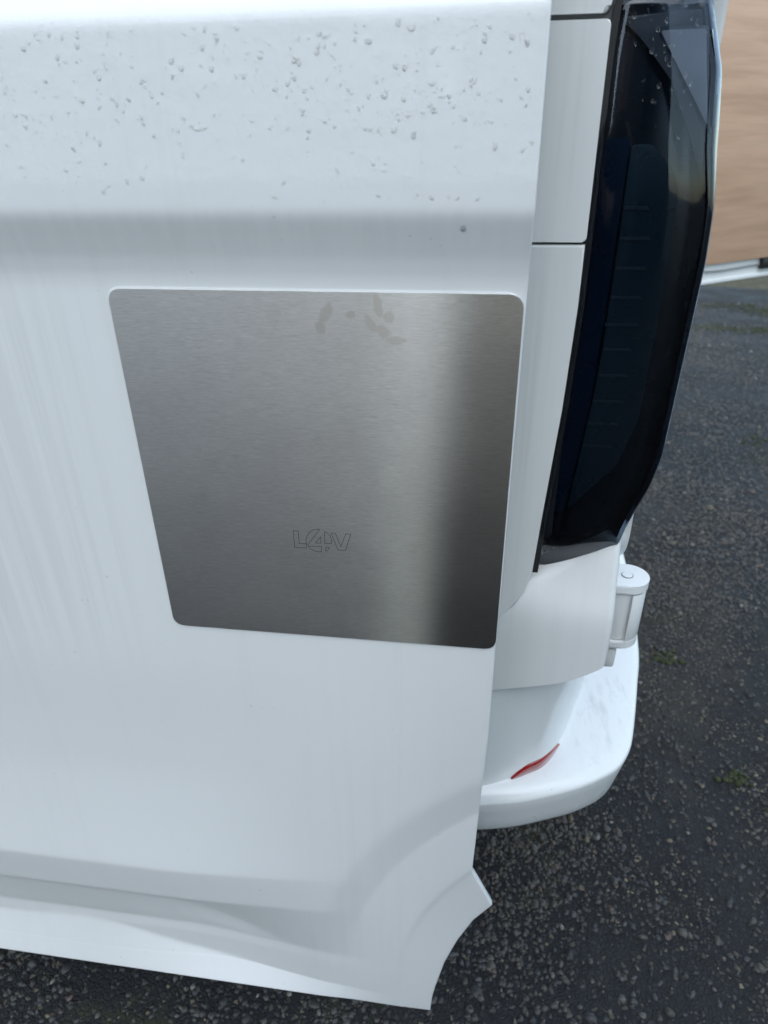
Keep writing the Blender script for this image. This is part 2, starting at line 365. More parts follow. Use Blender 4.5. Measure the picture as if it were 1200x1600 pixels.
# ---- sliding door ---------------------------------------------------
ZB, ZT, XL = .27, 1.95, -1.15
AX, AZ = .33, .33                                   # centre of the wheel arch pressing
def door_edge(z):
    arc = AX - np.sqrt(np.maximum(.352**2 - (np.minimum(z, .5070)-AZ)**2, 0)); arc = np.where(z < .507, arc, 0)
    up_ = interp(z, [.507, .5085, .5715, .6589, .72, .7794, .90, .9735, 1.19, 1.36, 1.95], [.0455, .0452, .0193, .0216, .0226, .0245, .0245, .0252, .0262, .0255, .012])
    return np.where(z < .507, np.interp(z, [.27, .30, .327, .3816, .43, .474, .507], [-.0218, -.020, -.0162, -.0061, .0081, .0253, .0455]), up_)
def door_off(x, z):
    """how far the skin stands out of the flat of the door (towards the camera)"""
    o = np.zeros_like(x)
    # shoulder: leaning face above, sharp return below the crease
    zz = [1.203, 1.212, 1.224, 1.238, 1.250, 1.2545, 1.259, 1.31, 1.357, 1.362, 1.368, 1.40, 1.5, 1.6, 1.95]
    oo = [0, .0008, .0034, .0078, .0118, .0127, .0126, .0112, .0098, .0088, .0050, -.022, -.060, -.085, -.16]
    o += np.where(z > 1.203, np.interp(z, zz, oo), 0)
    A = sstep(-.05, -.36, x)                        # the lower pressing deepens towards the front
    xk = np.linspace(-1.2, .1, 400); fk = np.interp(xk, [-1.15, -.62, -.50, -.45, -.387, -.30, -.223, -.12, -.02], [.332, .338, .348, .344, .316, .302, .296, .293, .290])
    kw_ = np.hanning(61); kw_ /= kw_.sum(); fk = np.convolve(np.pad(fk, 30, 'edge'), kw_, 'valid'); fl = np.maximum(np.interp(x, xk, fk), .2765)
    zk = np.linspace(.20, 1.0, 1601); P = np.interp(zk, [.20, .345, .360, .364, .4690, .526, .530, .60, .68, .76, .84, 1.0], [-.020, -.020, -.0212, -.0216, .0098, .0140, .0142, .0055, -.0010, -.0020, 0, 0]); P2 = np.convolve(np.pad(P, 100, 'edge'), np.hanning(201)/np.hanning(201).sum(), 'valid'); w_ = sstep(.54, .60, zk); P = P*(1-w_)+P2*w_
    kz = np.hanning(11); kz /= kz.sum(); P = np.convolve(np.pad(P, 5, 'edge'), kz, 'valid')
    prof = np.where(z < 1.0, np.interp(z, zk, P), 0)
    t = np.clip((z-.27)/(fl-.27), 0, 1); t = np.where(t < 1, t, 1)
    o += A*prof*t
    # wheel arch pressing: a step in, a ring, a second step
    r = np.sqrt((x-AX)**2 + (z-AZ)**2)
    fade = sstep(.26, .52, z)*.75+.25
    o += fade*np.interp(r, [0, .33, .389, .394, .452, .458, .497, .505], [-.0085, -.0082, -.0050, -.0037, -.0052, -.0055, -.0004, 0])
    return o
z = np.round(np.concatenate([np.arange(ZB, .2995, .001), np.arange(.300, 1.40, .003), np.arange(1.41, ZT+.01, .02)]), 5)
ncol = 330
U = np.linspace(0, 1, ncol)
E_ = door_edge(z)
Xg = XL + (E_[:, None]-XL)*U[None]; Zg = np.repeat(z[:, None], ncol, 1)
Yg = -.09 - door_off(Xg, Zg)
nz = int(np.sum(z < 1.40))
for _ in range(1):                                   # soften the pressed creases a little
    a_ = Yg[:nz].copy(); a_[1:-1] = .25*Yg[:nz-2]+.5*Yg[1:nz-1]+.25*Yg[2:nz]; Yg[:nz] = a_
# rolled hem: right edge and bottom edge turn back with a small radius
def hem(d, r=.0022): return np.where(d < r, r - np.sqrt(np.maximum(r*r-(r-d)**2, 0)), 0)
extra_u = []
front = np.stack([Xg, Yg, Zg], -1)
cols = [front]
rh = .0018
def ring(off_in, back):
    c = front[:, -1, :].copy(); c[:, 0] += off_in; c[:, 1] += back; return c[:, None, :]
for a in (30, 60, 90): cols.append(ring(rh*math.sin(R_(a)), rh*(1-math.cos(R_(a)))))
cols.append(ring(rh, .006)); cols.append(ring(rh-.0015, .008)); cols.append(ring(-.02, .0085)); cols.append(ring(-.03, .026))
full = np.concatenate(cols, 1)
bot = full[0:1].copy(); rows = []
for a, zz_, yy in [(1, .0185, .026), (2, .016, .010), (3, 0.0, .0085), (4, -rh, .0055), (5, -rh, rh), (6, -rh*.87, rh*.5), (7, -rh*.5, rh*.13)]:
    q = bot.copy(); q[..., 2] += zz_; q[..., 1] += yy; rows.append(q)
full = np.concatenate(rows+[full], 0)
door = grid('sliding_door', full, M['door'], van, sharp=None, flip=False)
door.data.set_sharp_from_angle(angle=R_(50))
backp = box('inner_panel', (XL, -.042, .30), (-.04, -.030, 1.9), M['paint'], door)

# ---- security plate -------------------------------------------------
plate = empty('metal_plate', (-.122, -.091, .895)); tag(plate, 'brushed stainless steel security plate with rounded corners stuck on the white van door', 'metal plate')
pp = rounded([(-.272, .8955), (.0260, .8962), (.0262, 1.2015), (-.2722, 1.2015)], .0105, 8)
ps = slab('steel_sheet', pp, -.0915, .0014, M['steel'], None, bev=.0003, seg=2)
seal = slab('sealant_bead', rounded([(-.2732, .8943), (.0245, .8950), (.0245, 1.2027), (-.2734, 1.2027)], .0110, 8), -.0904, .0012, M['paint'], None, bev=.0005)
def strips(name, polys, y, wd, mat, th=.00012):
    bm = bmesh.new()
    for poly in polys:
        n = len(poly)
        for i in range(n):
            a = Vector(poly[i]); b = Vector(poly[(i+1) % n]); d = (b-a); L = d.length
            if L < 1e-6: continue
            d.normalize(); p = Vector((-d.y, d.x))*wd/2; a2 = a-d*wd*.4; b2 = b+d*wd*.4
            vs = [bm.verts.new((q.x, y, q.y)) for q in (a2-p, b2-p, b2+p, a2+p)]; vb = [bm.verts.new((q.x, y+th, q.y)) for q in (a2-p, b2-p, b2+p, a2+p)]
            bm.faces.new(vs)
            for k in range(4): bm.faces.new((vs[k], vb[k], vb[(k+1) % 4], vs[(k+1) % 4]))
            y -= .000004
    return from_bm(name, bm, mat, None, 40)
logo = [
 [(-.1487, 1.0062), (-.1444, 1.0063), (-.1443, .994), (-.1378, .9942), (-.1385, .9899), (-.1485, .9898)],
 [(-.1382, .9942), (-.1384, .998), (-.1366, 1.0028), (-.1339, 1.0063), (-.1305, 1.0087), (-.1280, 1.0093), (-.1259, 1.009), (-.1368, .9936)],
 [(-.1251, 1.0022), (-.1255, .9958), (-.1301, .9955)],
 [(-.1369, .9919), (-.1253, .9923), (-.1256, .987), (-.1293, .987), (-.1320, .9879), (-.1345, .9893)],
 [(-.1217, 1.0074), (-.1198, 1.0066), (-.1184, 1.005), (-.1170, 1.003), (-.1163, 1.0005), (-.1164, .996), (-.1222, .9956)],
 [(-.1214, .9924), (-.1181, .9923), (-.1188, .9908), (-.1200, .9893), (-.1217, .988)],
 [(-.1163, 1.0064), (-.1125, 1.0064), (-.1085, .9935), (-.1037, 1.0065), (-.0995, 1.0063), (-.1048, .99), (-.111, .99)]]
lg = strips('engraved_logo', logo, -.09156, .00040, M['engrave'])
for o in (ps, seal, lg):
    o.parent = plate; o.matrix_parent_inverse = Matrix.Translation(-Vector(plate.location))

# ---- body side behind the door --------------------------------------
XR = .150
side = slab('side_panel', rounded([(-1.6, .87), (.0229, .8562), (.034, .8650), (.047, .8790), (.0543, .8957), (.0606, .9185), (.0640, .9873), (.0705, 1.0879), (.0734, 1.1739), (.0737, 1.2206), (-1.6, 1.2206)], 0), .0, .05, M['paint'], van, bev=.0022)
rc = slab('rail_cover_panel', rounded([(-.9, 1.2224), (.0736, 1.2224), (.0728, 1.3618), (-.9, 1.3618)], [0, .003, .003, 0], 4), -.001, .03, M['paint'], van, bev=.0012)
upp = slab('upper_side_panel', rounded([(-1.6, 1.3655), (.0712, 1.3655), (.0745, 1.386), (.125, 1.390), (.145, 1.42), (.130, 1.60), (.10, 1.98), (-1.6, 1.98)], [0, .004, .003, .01, 0, 0, 0, 0]), .002, .05, M['paint'], van, bev=.004)
seam = slab('seam_backing', [(-1.6, .90), (.02, .90), (.05, .935), (.075, .96), (.075, 1.40), (-1.6, 1.40)], .006, .03, M['gap'], van, bev=0)
# lower corner: shoulder under the lamp, face, rounded rear edge
def corner_rows():
    rows = []
    # (z, inset from the face, rear limit)
    Zs = [.700, .76, .80, .835, .855, .866, .876, .885, .893, .901, .909, .917]
    Is = [.0, .0, .0, .0, .0003, .0012, .0030, .0060, .0105, .0165, .0245, .0330]
    for zz, ins in zip(Zs, Is):
        path = []
        X1 = .1460 - ins*.04
        lift = lambda y: 0
        path.append((-.02, ins, zz)); 
        for xx in (.03, .056, .060, .075,   .10, .115, .128): path.append((xx, ins, zz))
        rr = .0075
        for a in range(0, 91, 15):
            path.append((X1-rr+rr*math.sin(R_(a)), ins+rr-rr*math.cos(R_(a)), zz))
        for yy in (.03, .06, .10, .18): path.append((X1+.0005, max(yy, ins+.012), zz))
        rows.append(path)
    return rows
rowsC = np.array(corner_rows()); rowsC[..., 1] += .0014*sstep(.07, .05, rowsC[..., 0])
# bottom edge curves upward to the rear
bx = [-.02, .032, .0722, .1049, .1247, .1443, .1480]; bz = [.757, .7615, .7727, .782, .7932, .8076, .83]
for j in range(rowsC.shape[1]):
    zb = np.interp(rowsC[0, j, 0]+(.003 if rowsC[0, j, 1] > .02 else 0), bx, bz) + (rowsC[0, j, 1]*.2 if rowsC[0, j, 1] > .01 else 0)
    t = (rowsC[:, j, 2]-.70)/(.917-.70); top = rowsC[-1, j, 2]
    rise = .048*sstep(.06, .145, rowsC[0, j, 0]) + .02*sstep(.0, .06, rowsC[0, j, 1])
    zs = rowsC[:, j, 2].copy(); lowmask = np.clip((zs-.70)/(.855-.70), 0, 1)
    z_new = zb + lowmask*(.855-zb); hi = zs > .8549
    rowsC[:, j, 2] = np.where(hi, zs + rise*sstep(.885, .917, zs)*1.0, z_new)
# clip upper-left part to the seam curve: it stops right of the seam
lip = rowsC[0:1].copy(); lip[..., 1] += .004; lip[..., 2] += .0005; lip0 = rowsC[0:1].copy(); lip0[..., 1] += .018; lip0[..., 2] += .004
corner = grid('corner_panel', np.concatenate([lip0, lip, rowsC], 0), M['paint'], van, sharp=42)
# recessed wall between the corner panel and the bumper
inner = np.array([(-.9, .012), (.0, .013), (.0287, .0136), (.0586, .030), (.1018, .0585), (.1232, .0906), (.1359, .1164), (.1554, .1709), (.1680, .2335), (.170, .9), (.170, 1.75)])
def smooth_path(p, n=8):
    p = np.asarray(p, float); out_ = []
    for i in range(len(p)-1):
        p0 = p[max(i-1, 0)]; p1 = p[i]; p2 = p[i+1]; p3 = p[min(i+2, len(p)-1)]
        for k in range(n):
            t = k/n; out_.append(.5*((2*p1)+(-p0+p2)*t+(2*p0-5*p1+4*p2-p3)*t*t+(-p0+3*p1-3*p2+p3)*t**3))
    out_.append(p[-1]); return np.array(out_)
# bumper: lower band, crease, step top
outerc = np.array([(-.9, -.002), (-.2, -.002), (-.05, -.0018), (.0, -.0005), (.03, .0030), (.075, .0130), (.1145, .0273), (.1500, .0430), (.1810, .0620), (.2060, .0830), (.2240, .1130), (.2360, .1516), (.2560, .24), (.2742, .3369), (.292, .55), (.296, .9), (.296, 1.75)])
oc = smooth_path(outerc, 6)
nrm = np.gradient(oc, axis=0); nrm /= np.linalg.norm(nrm, axis=1)[:, None]; nin = np.stack([-nrm[:, 1], nrm[:, 0]], 1)
# resample the inner path to the same parameter
def resamp(p, n):
    d = np.concatenate([[0], np.cumsum(np.linalg.norm(np.diff(p, axis=0), axis=1))]); d /= d[-1]; t = np.linspace(0, 1, n); return np.stack([np.interp(t, d, p[:, 0]), np.interp(t, d, p[:, 1])], 1)
key_o = [(-.9, -.002), (-.2, -.002), (-.05, -.0018), (.0, -.0005), (.03, .0030), (.075, .0130), (.1145, .0273), (.1500, .0430), (.1810, .0620), (.2060, .0830), (.2240, .1130), (.2360, .1516), (.2560, .24), (.2742, .3369), (.292, .55), (.296, .9), (.296, 1.75)]
key_i = [(-.9, .012), (-.2, .008), (-.05, .009), (.0, .0110), (.03, .0190), (.060, .0325), (.085, .0475), (.1018, .0585), (.1160, .0770), (.1290, .1020), (.1359, .1164), (.1440, .1370), (.1554, .1709), (.1680, .2335), (.169, .55), (.170, .9), (.170, 1.75)]
ic = smooth_path(key_i, 6)
ip = ic
wall = []
for zz, ins in [(.575, 0), (.60, -.001), (.65, -.004), (.72, -.009), (.80, -.014), (.84, -.016)]:
    row = np.zeros((len(ip), 3)); row[:, :2] = ip
    nrm = np.gradient(ip, axis=0); nrm /= np.linalg.norm(nrm, axis=1)[:, None]; nin = np.stack([-nrm[:, 1], nrm[:, 0]], 1)
    row[:, :2] += nin*ins*sstep(-.3, -.1, ip[:, 0])[:, None]; row[:, 2] = zz; wall.append(row)
grid('bumper_inner_wall', np.array(wall), M['paint'], van)
rowsB = []
def brow(off, zz): 
    r_ = np.zeros((len(oc), 3)); r_[:, :2] = oc + nin*off; r_[:, 2] = zz; return r_
zl = .5723
rowsB.append(brow(.026, .503)); rowsB.append(brow(.018, .503)); rowsB.append(brow(.0140, .506)); rowsB.append(brow(.0115, .512)); rowsB.append(brow(.0080, .530)); rowsB.append(brow(.0036, .552)); rowsB.append(brow(.0006, zl-.003))
rowsB.append(brow(.0007, zl)); rowsB.append(brow(.0028, zl+.0030))
for t, dz in [(.12, .0075), (.3, .0100), (.6, .0125), (.85, .0142), (.96, .0148), (1.0, .0165)]:
    r_ = np.zeros((len(oc), 3)); r_[:, :2] = (oc+nin*.003)*(1-t) + ic*t; r_[:, 2] = zl+dz; rowsB.append(r_)
bumper = grid('bumper', np.array(rowsB), M['bumper'], van)
# red reflector standing in the foot of the inner wall
seg = [(a, b) for a, b in ic if .061 < a < .128 and b < .11]
seg = resamp(np.array(seg), 26); rr = []
sn = np.gradient(seg, axis=0); sn /= np.linalg.norm(sn, axis=1)[:, None]; so = np.stack([sn[:, 1], -sn[:, 0]], 1)
tt = np.linspace(0, 1, 26); hgt = .016*np.sin(np.pi*np.clip(tt**.8*.98+.01, 0, 1))**.9+.0003
for f, o_ in [(-.25, .0), (-.1, .0022), (.6, .0020), (.93, .0012), (1, -.0006)]:
    row = np.zeros((26, 3)); row[:, :2] = seg+so*(o_+.0008); row[:, 2] = zl+.0155+hgt*f; rr.append(row)
grid('reflector', np.array(rr), M['red'], van)

# ---- rear left door (closed) and the far right rear door (open) ------
rd = slab('rear_door', rounded([(.0, .915), (.06, .86), (.80, .84), (.78, 1.95), (.0, 1.95)], .02, 5), 0, .03, M['paint'], None, bev=.006)
rd.rotation_euler = (0, 0, R_(90)); rd.location = (.160, .060, 0); rd.parent = van
# small trim edge showing past the foot of the lamp
box('door_edge_trim', (.146, .0600, .918), (.1595, .070, .938), M['paint'], van, bev=.003)

# ---- roof, far side, front so that the van is whole ------------------
slab('side_sill_panel', [(-1.6, .30), (-.02, .30), (-.02, .50), (.03, .50), (.03, .72), (-1.6, .72)], .03, .02, M['paint'], van, bev=.002)
box('roof', (-4.3, .06, 1.98), (.10, 1.72, 2.03), M['paint'], van, bev=.02, seg=4)
box('far_side', (-4.3, 1.72, .30), (.14, 1.78, 1.99), M['paint'], van, bev=.02, seg=4)
box('load_floor', (-3.0, .20, .52), (.06, 1.72, .56), M['inner'], van, bev=.003)
box('bulkhead', (-2.5, .05, .56), (-2.46, 1.72, 1.97), M['inner'], van, bev=.003)
slab('front_side', rounded([(-4.9, .35), (-2.45, .30), (-2.45, 1.98), (-3.2, 1.98), (-4.0, 1.25), (-4.9, 1.05)], .08, 6), .0, .05, M['paint'], van, bev=.01)
def wheel(cx, cy):
    prof = [(.17, -.10), (.20, -.105), (.215, -.11), (.30, -.108), (.325, -.09), (.335, -.05), (.335, .05), (.325, .09), (.30, .108), (.20, .105)]
    rows = [[(cx+r*math.cos(a), cy+y, .335+r*math.sin(a)) for a in np.linspace(0, 2*math.pi, 48, endpoint=False)] for r, y in prof]
    w_ = grid('wheel', rows, M['rubber'], van, closeu=True)
    prof = [(.02, -.06), (.06, -.065), (.10, -.05), (.15, -.05), (.185, -.09), (.20, -.104)]
    rows = [[(cx+r*math.cos(a), cy+y, .335+r*math.sin(a)) for a in np.linspace(0, 2*math.pi, 48, endpoint=False)] for r, y in prof]
    grid('rim', rows, M['alloy'], w_, closeu=True)
for cx in (-.62, -3.7):
    for cy in (.16, 1.60): wheel(cx, cy)

# ---- tail lamp -------------------------------------------------------
lamp = empty('tail_lamp'); lamp.parent = van
LZ = [.905, .912, .9192, .9873, 1.0879, 1.1739, 1.2172, 1.2782, 1.3438, 1.3690, 1.386]
LX = [.0640, .0622, .0615, .0652, .0716, .0746, .0744, .0735, .0734, .0745, .082]
RZ = [.901, .9175, .937, .963, .981, 1.009, 1.039, 1.123, 1.207, 1.276, 1.297, 1.333, 1.3746, 1.386]
RX = [.1016, .131, .1440, .1445, .150, .160, .1662, .168, .1698, .1665, .1655, .161, .147, .138]
def lamp_rows(zs, inset=0., lo=0, cols_=46):
    rows = []
    for zz in zs:
        xl = np.interp(zz, LZ, LX)+inset*.5; xr = np.interp(zz, RZ, RX)-inset
        rowp = []
        back = .26*sstep(.97, .90, zz)*.12 + inset           # foot of the lamp tucks in
        topin = .02*sstep(1.372, 1.386, zz) + .010*sstep(1.26, 1.40, zz)
        y0 = -.001+back+topin
        cw = .004+.0085*sstep(1.235, 1.30, zz); xc = max(xr-cw, xl+.02); sl_ = .12
        yc = y0+.004+sl_*(xc-xl)
        pts = [(xl-.0002, y0+.006), (xl, y0+.0015), (xl+.0012, y0+.0002)]
        for t in np.linspace(.06, .96, 22): pts.append((xl+(xc-xl)*t, y0-.0045*math.sin(math.pi*min(t*1.1, 1))+ (yc-y0)*t**1.5))
        # corner and rear strip
        k_ = cw/.0125; pts += [(xc, yc), (xc+.003*k_, yc+.003*k_), (xr-.0045*k_, yc+.012*k_), (xr-.0012*k_, yc+.024*k_), (xr, yc+.040*k_), (xr-.0005, yc+.055), (xr-.003, yc+.075)]
        rows.append([(a, b, zz) for a, b in pts])
    return rows
zs = np.concatenate([np.linspace(.905, .935, 8), np.linspace(.94, 1.36, 70), np.linspace(1.364, 1.386, 6)])
zs_h = np.linspace(.93, 1.372, 60)
lr = np.array(lamp_rows(zs))
grid('lens', lr, M['lens'], lamp)
hs = np.array(lamp_rows(zs_h, .0025)); hs[..., 1] += (.0115*(1-sstep(.72, .86, np.linspace(0, 1, hs.shape[1])))+.0025)[None]
grid('housing', hs, M['housing'], lamp)
back_ = slab('back_shell', [(.075, .91), (.125, .925), (.135, 1.0), (.14, 1.36), (.085, 1.36)], .040, .03, M['housing'], lamp, bev=0)
gask = slab('gasket', [(x_-.0009, z_) for z_, x_ in list(zip(LZ, LX))[2:]]+[(x_+.004, z_) for z_, x_ in list(zip(LZ, LX))[:1:-1]], .0008, .02, M['rubber'], lamp, bev=0)
IN = lambda d: (lambda x, z: .0015+.12*(x-.073)+d + .010*float(sstep(1.26, 1.40, z)))
slab('light_guide', rounded([(.0988, 1.2878), (.1142, 1.2876), (.1324, 1.2693), (.1380, 1.2553), (.1384, 1.219), (.1395, 1.1597), (.1376, 1.076), (.1255, 1.0331), (.0865, .9877), (.0963, 1.0946), (.0984, 1.1393), (.099, 1.2243)], .004, 3), 0, .002, M['guide'], lamp, bev=.0004, fn=IN(.0040))
slab('navy_strip', rounded([(.0757, 1.292), (.0975, 1.292), (.0972, 1.20), (.0945, 1.09), (.0845, .985), (.0670, .985), (.0735, 1.09), (.0760, 1.20)], .004, 3), 0, .002, M['navy'], lamp, bev=.0004, fn=IN(.0050))
for (xa, za), (xb, zb) in [[(0.0992, 1.2458), (0.1185, 1.2454)], [(0.099, 1.2243), (0.1227, 1.224)], [(0.0993, 1.2026), (0.1239, 1.2021)], [(0.0989, 1.1804), (0.124, 1.1799)], [(0.0972, 1.159), (0.1255, 1.1584)], [(0.099, 1.1388), (0.1224, 1.1383)], [(0.0978, 1.1168), (0.1232, 1.1163)], [(0.0959, 1.0941), (0.1223, 1.0935)], [(0.0941, 1.0735), (0.1221, 1.0728)], [(0.0928, 1.0527), (0.1178, 1.0522)]]:
    slab('rib', [(xa, za-.0014), (xb, zb-.0014), (xb-.002, zb+.0012), (xa, za+.0012)], 0, .003, M['rib'], lamp, bev=.0002, fn=IN(.0022))
slab('sky_reflection_patch', rounded([(.0800, 1.3640), (.1340, 1.3680), (.1500, 1.29), (.1515, 1.268), (.1220, 1.3253), (.0960, 1.3520)], [.006, .003, .002, .002, .006, .01], 4), 0, .002, M['skygrey'], lamp, bev=.0003, fn=IN(.0038))  # grey patch that paints the sky's reflection on the upper lens
slab('triangle_reflector', rounded([(.1080, 1.3560), (.1385, 1.3566), (.1500, 1.2985)], [.003, .002, .002], 4), 0, .002, M['reflex'], lamp, bev=.0004, fn=IN(.0020))
slab('reflector_frame', rounded([(.1058, 1.3580), (.1400, 1.3586), (.1528, 1.2930)], [.003, .002, .002], 4), 0, .002, M['rib'], lamp, bev=.0003, fn=IN(.0028))
# rear-facing part of the same reflector
rr_ = []
for zz in np.linspace(1.298, 1.356, 12):
    xr = np.interp(zz, RZ, RX)-.003; xc = xr-.0095; yc = .003+.12*(xc-.073)+.005
    rr_.append([(xc+.0015, yc+.002, zz), (xr-.004, yc+.012, zz), (xr-.001, yc+.024, zz), (xr, yc+.038, zz)])
grid('side_reflector', np.array(rr_), M['reflex'], lamp)
# ---- hinge at the corner --------------------------------------------
hinge = empty('door_hinge'); hinge.parent = van
HX, HY = .1690, .072
def stadium(name, x0, x1, y, r, z0, z1, mat, parent, bev=.001):
    bm = bmesh.new(); pts = [(x0, y-r), (x1, y-r)] + [(x1+r*math.sin(a), y-r*math.cos(a)) for a in np.linspace(.15, math.pi-.15, 18)] + [(x1, y+r), (x0, y+r)]
    lo = [bm.verts.new((p[0], p[1], z0)) for p in pts]; hi = [bm.verts.new((p[0], p[1], z1)) for p in pts]; n = len(pts)
    f1 = bm.faces.new(hi); f2 = bm.faces.new(lo[::-1])
    for i in range(n): bm.faces.new((lo[i], lo[(i+1) % n], hi[(i+1) % n], hi[i]))
    bmesh.ops.bevel(bm, geom=list(f1.edges)+list(f2.edges), offset=bev, segments=3, affect='EDGES')
    return from_bm(name, bm, mat, parent)
stadium('top_leaf', .135, HX, HY, .0220, .8665, .8765, M['paint'], hinge, .0012)
disc('pin', (HX-.001, HY+.0, .8770), .0056, .0012, M['paint'], hinge, bev=.0004)
disc('pin_groove', (HX-.001, HY+.0, .8764), .0062, .0010, M['inner'], hinge, bev=0)
stadium('bottom_leaf', .135, HX-.001, HY, .0215, .7930, .8020, M['paint'], hinge, .0012)
disc('barrel', (HX-.004, HY, .8342), .0190, .0630, M['paint'], hinge, bev=.001)
# outer half shell of the knuckle
rws = []
for zz, k in [(.8035, .0), (.8050, .0006), (.830, .0008), (.8620, .0008), (.8640, .0)]:
    rws.append([(HX-.001+(.0210+k)*math.sin(a), HY-(.0210+k)*math.cos(a), zz) for a in np.linspace(R_(14), R_(175), 26)])
grid('knuckle_shell', np.array(rws), M['paint'], hinge)
tube('knuckle_edge', [(HX-.001+.0213*math.sin(R_(14)), HY-.0213*math.cos(R_(14)), zz) for zz in (.804, .834, .864)], .0007, M['paint'], hinge)
box('check_bracket', (.149, .055, .760), (.168, .10, .792), M['paint'], hinge, bev=.004)
box('hinge_recess', (.100, .040, .790), (.147, .12, .885), M['paint'], hinge, bev=.004)

# ---- open rear door with ply lining ----------------------------------
od = empty('rear_door', (.150, 1.73, 0)); od.rotation_euler = (0, 0, math.atan2(.58, .815)); od.parent = van
od['label'] = 'opened rear door lined with pale plywood'
def obx(*a, **k):
    o = box(*a, **k); o.parent = od; return o
obx('door_frame', (0, .010, .782), (1.28, .060, 1.98), M['paint'], bev=.006)
obx('plywood_lining', (.02, -.004, .853), (1.30, .009, 1.96), M['wood'], bev=.001)
obx('lower_rail', (0, .002, .782), (1.28, .009, .797), M['paint'], bev=.002)
obx('latch_block', (1.085, -.008, .812), (1.20, .009, .850), M['blackplastic'], bev=.002)
cb = tube('cable', [(.30+.02*i, .004, .847-.022*math.sin(math.pi*min(1, max(0, (i-17)/12))*.5) if i < 29 else .825+.0005*(i-29)) for i in range(15, 40)], .0035, simple('grey_cable', (.30, .31, .32), .5), od, 8)

# ------------------------------------------------------------------ water on the door
def face_frame(x, z):
    e = 1e-4; X = np.array([x, x+e, x]); Z = np.array([z, z, z+e]); o = door_off(X, Z)
    p = Vector((x, -.09-o[0], z)); tx = Vector((e, -(o[1]-o[0]), 0)).normalized(); tz = Vector((0, -(o[2]-o[0]), e)).normalized()
    return p, tx, tz, tz.cross(tx).normalized() if tz.cross(tx).y < 0 else tx.cross(tz).normalized()
def drop_mesh(bm, x, z, a, b, h, rot=0.):
    p, tx, tz, n = face_frame(x, z)
    seg = 14 if a > .0012 else 10; prev = None; wob = [1+random.uniform(-.16, .16) for _ in range(seg)]
    lev = [(1.0, -.02), (.97, .30), (.85, .62), (.60, .88), (.30, .985)]
    top = bm.verts.new(p+n*h)
    for rr, hh in lev:
        ring_ = []
        for k in range(seg):
            t = 2*math.pi*k/seg; u = a*rr*wob[k]*math.cos(t); v = b*rr*wob[k]*math.sin(t)
            if v > 0: u *= (1-.25*v/b)                      # drops hang: narrower on top
            sag = hh*h*(1-.35*math.sin(t))
            cu, su = math.cos(rot), math.sin(rot); ring_.append(bm.verts.new(p+tx*(u*cu-v*su)+tz*(u*su+v*cu)+n*sag))
        if prev:
            for k in range(seg): bm.faces.new((prev[k], prev[(k+1) % seg], ring_[(k+1) % seg], ring_[k]))
        prev = ring_
    for k in range(seg): bm.faces.new((prev[k], prev[(k+1) % seg], top))
big_drops = [(-.0162, 1.2445, .0021, .0033), (-.190, 1.3345, .0022, .0030), (.0010, 1.290, .0015, .0034), (-.182, 1.302, .0055, .0018), (-.05, 1.351, .0030, .0032), (-.066, 1.318, .0024, .0030), (-.038, 1.3235, .0028, .0022), (-.1, 1.348, .0034, .0016), (-.315, 1.3445, .0016, .0032), (-.29, 1.347, .0022, .0030), (-.27, 1.292, .0015, .0018), (-.355, 1.272, .002, .002), (-.018, 1.305, .0020, .0022), (-.075, 1.345, .0026, .0026), (-.14, 1.339, .0022, .0024), (-.235, 1.316, .0014, .0030), (-.22, 1.309, .0014, .0026), (-.06, 1.30, .0022, .0030), (-.048, 1.298, .0016, .0024), (-.118, 1.3375, .003, .0016)]
for i, (x, zz, a, b_) in enumerate(big_drops):
    bm = bmesh.new(); drop_mesh(bm, x, zz, a*.8, b_*.8, min(a, b_)*.24, random.uniform(-.3, .3)); o = from_bm('water_drop', bm, M['water'], door, None)
bm = bmesh.new()
for _ in range(1500):
    x = random.uniform(-.42, .02); zz = random.choice([random.uniform(1.258, 1.36), random.uniform(1.30, 1.355)])
    if random.random() > .35+.65*(.5+.5*math.sin(x*47+zz*91)*math.sin(x*23-1)): continue
    s = .92*random.choice([.0003, .0004, .0005, .0006, .0009, .0013]); drop_mesh(bm, x, zz, s*random.uniform(.7, 1.3), s*random.uniform(.8, 2.0), s*.30, random.uniform(-.5, .5))
for x, zz in [(-.556, .428), (-.524, .409), (-.424, .400), (-.423, .386), (-.61, .50)]: drop_mesh(bm, x, zz, .0022, .0026, .0012)
o = from_bm('fine_water_drops', bm, M['water'], door, None); tag(o, kind='stuff')
# drops on the lamp lens
bm = bmesh.new()
def lensdrop(x, zz, s):
    y0 = -.0055+.12*(x-.073)*max(0, (x-.073)/.08)**.5+.0005+.010*float(sstep(1.26, 1.40, zz))
    r = bmesh.ops.create_icosphere(bm, subdivisions=2, radius=s)
    for v in r['verts']: v.co = Vector((v.co.x+x, v.co.y*.5+y0, v.co.z*1.35+zz))
for _ in range(60):
    t = random.random(); zz = 1.372-abs(random.gauss(0, .035)); x = random.uniform(.085, .142)
    lensdrop(x, zz, random.choice([.0004, .0006, .0006, .0009, .0013]))
o = from_bm('lens_water_drops', bm, M['water'], lamp, None); tag(o, kind='stuff')

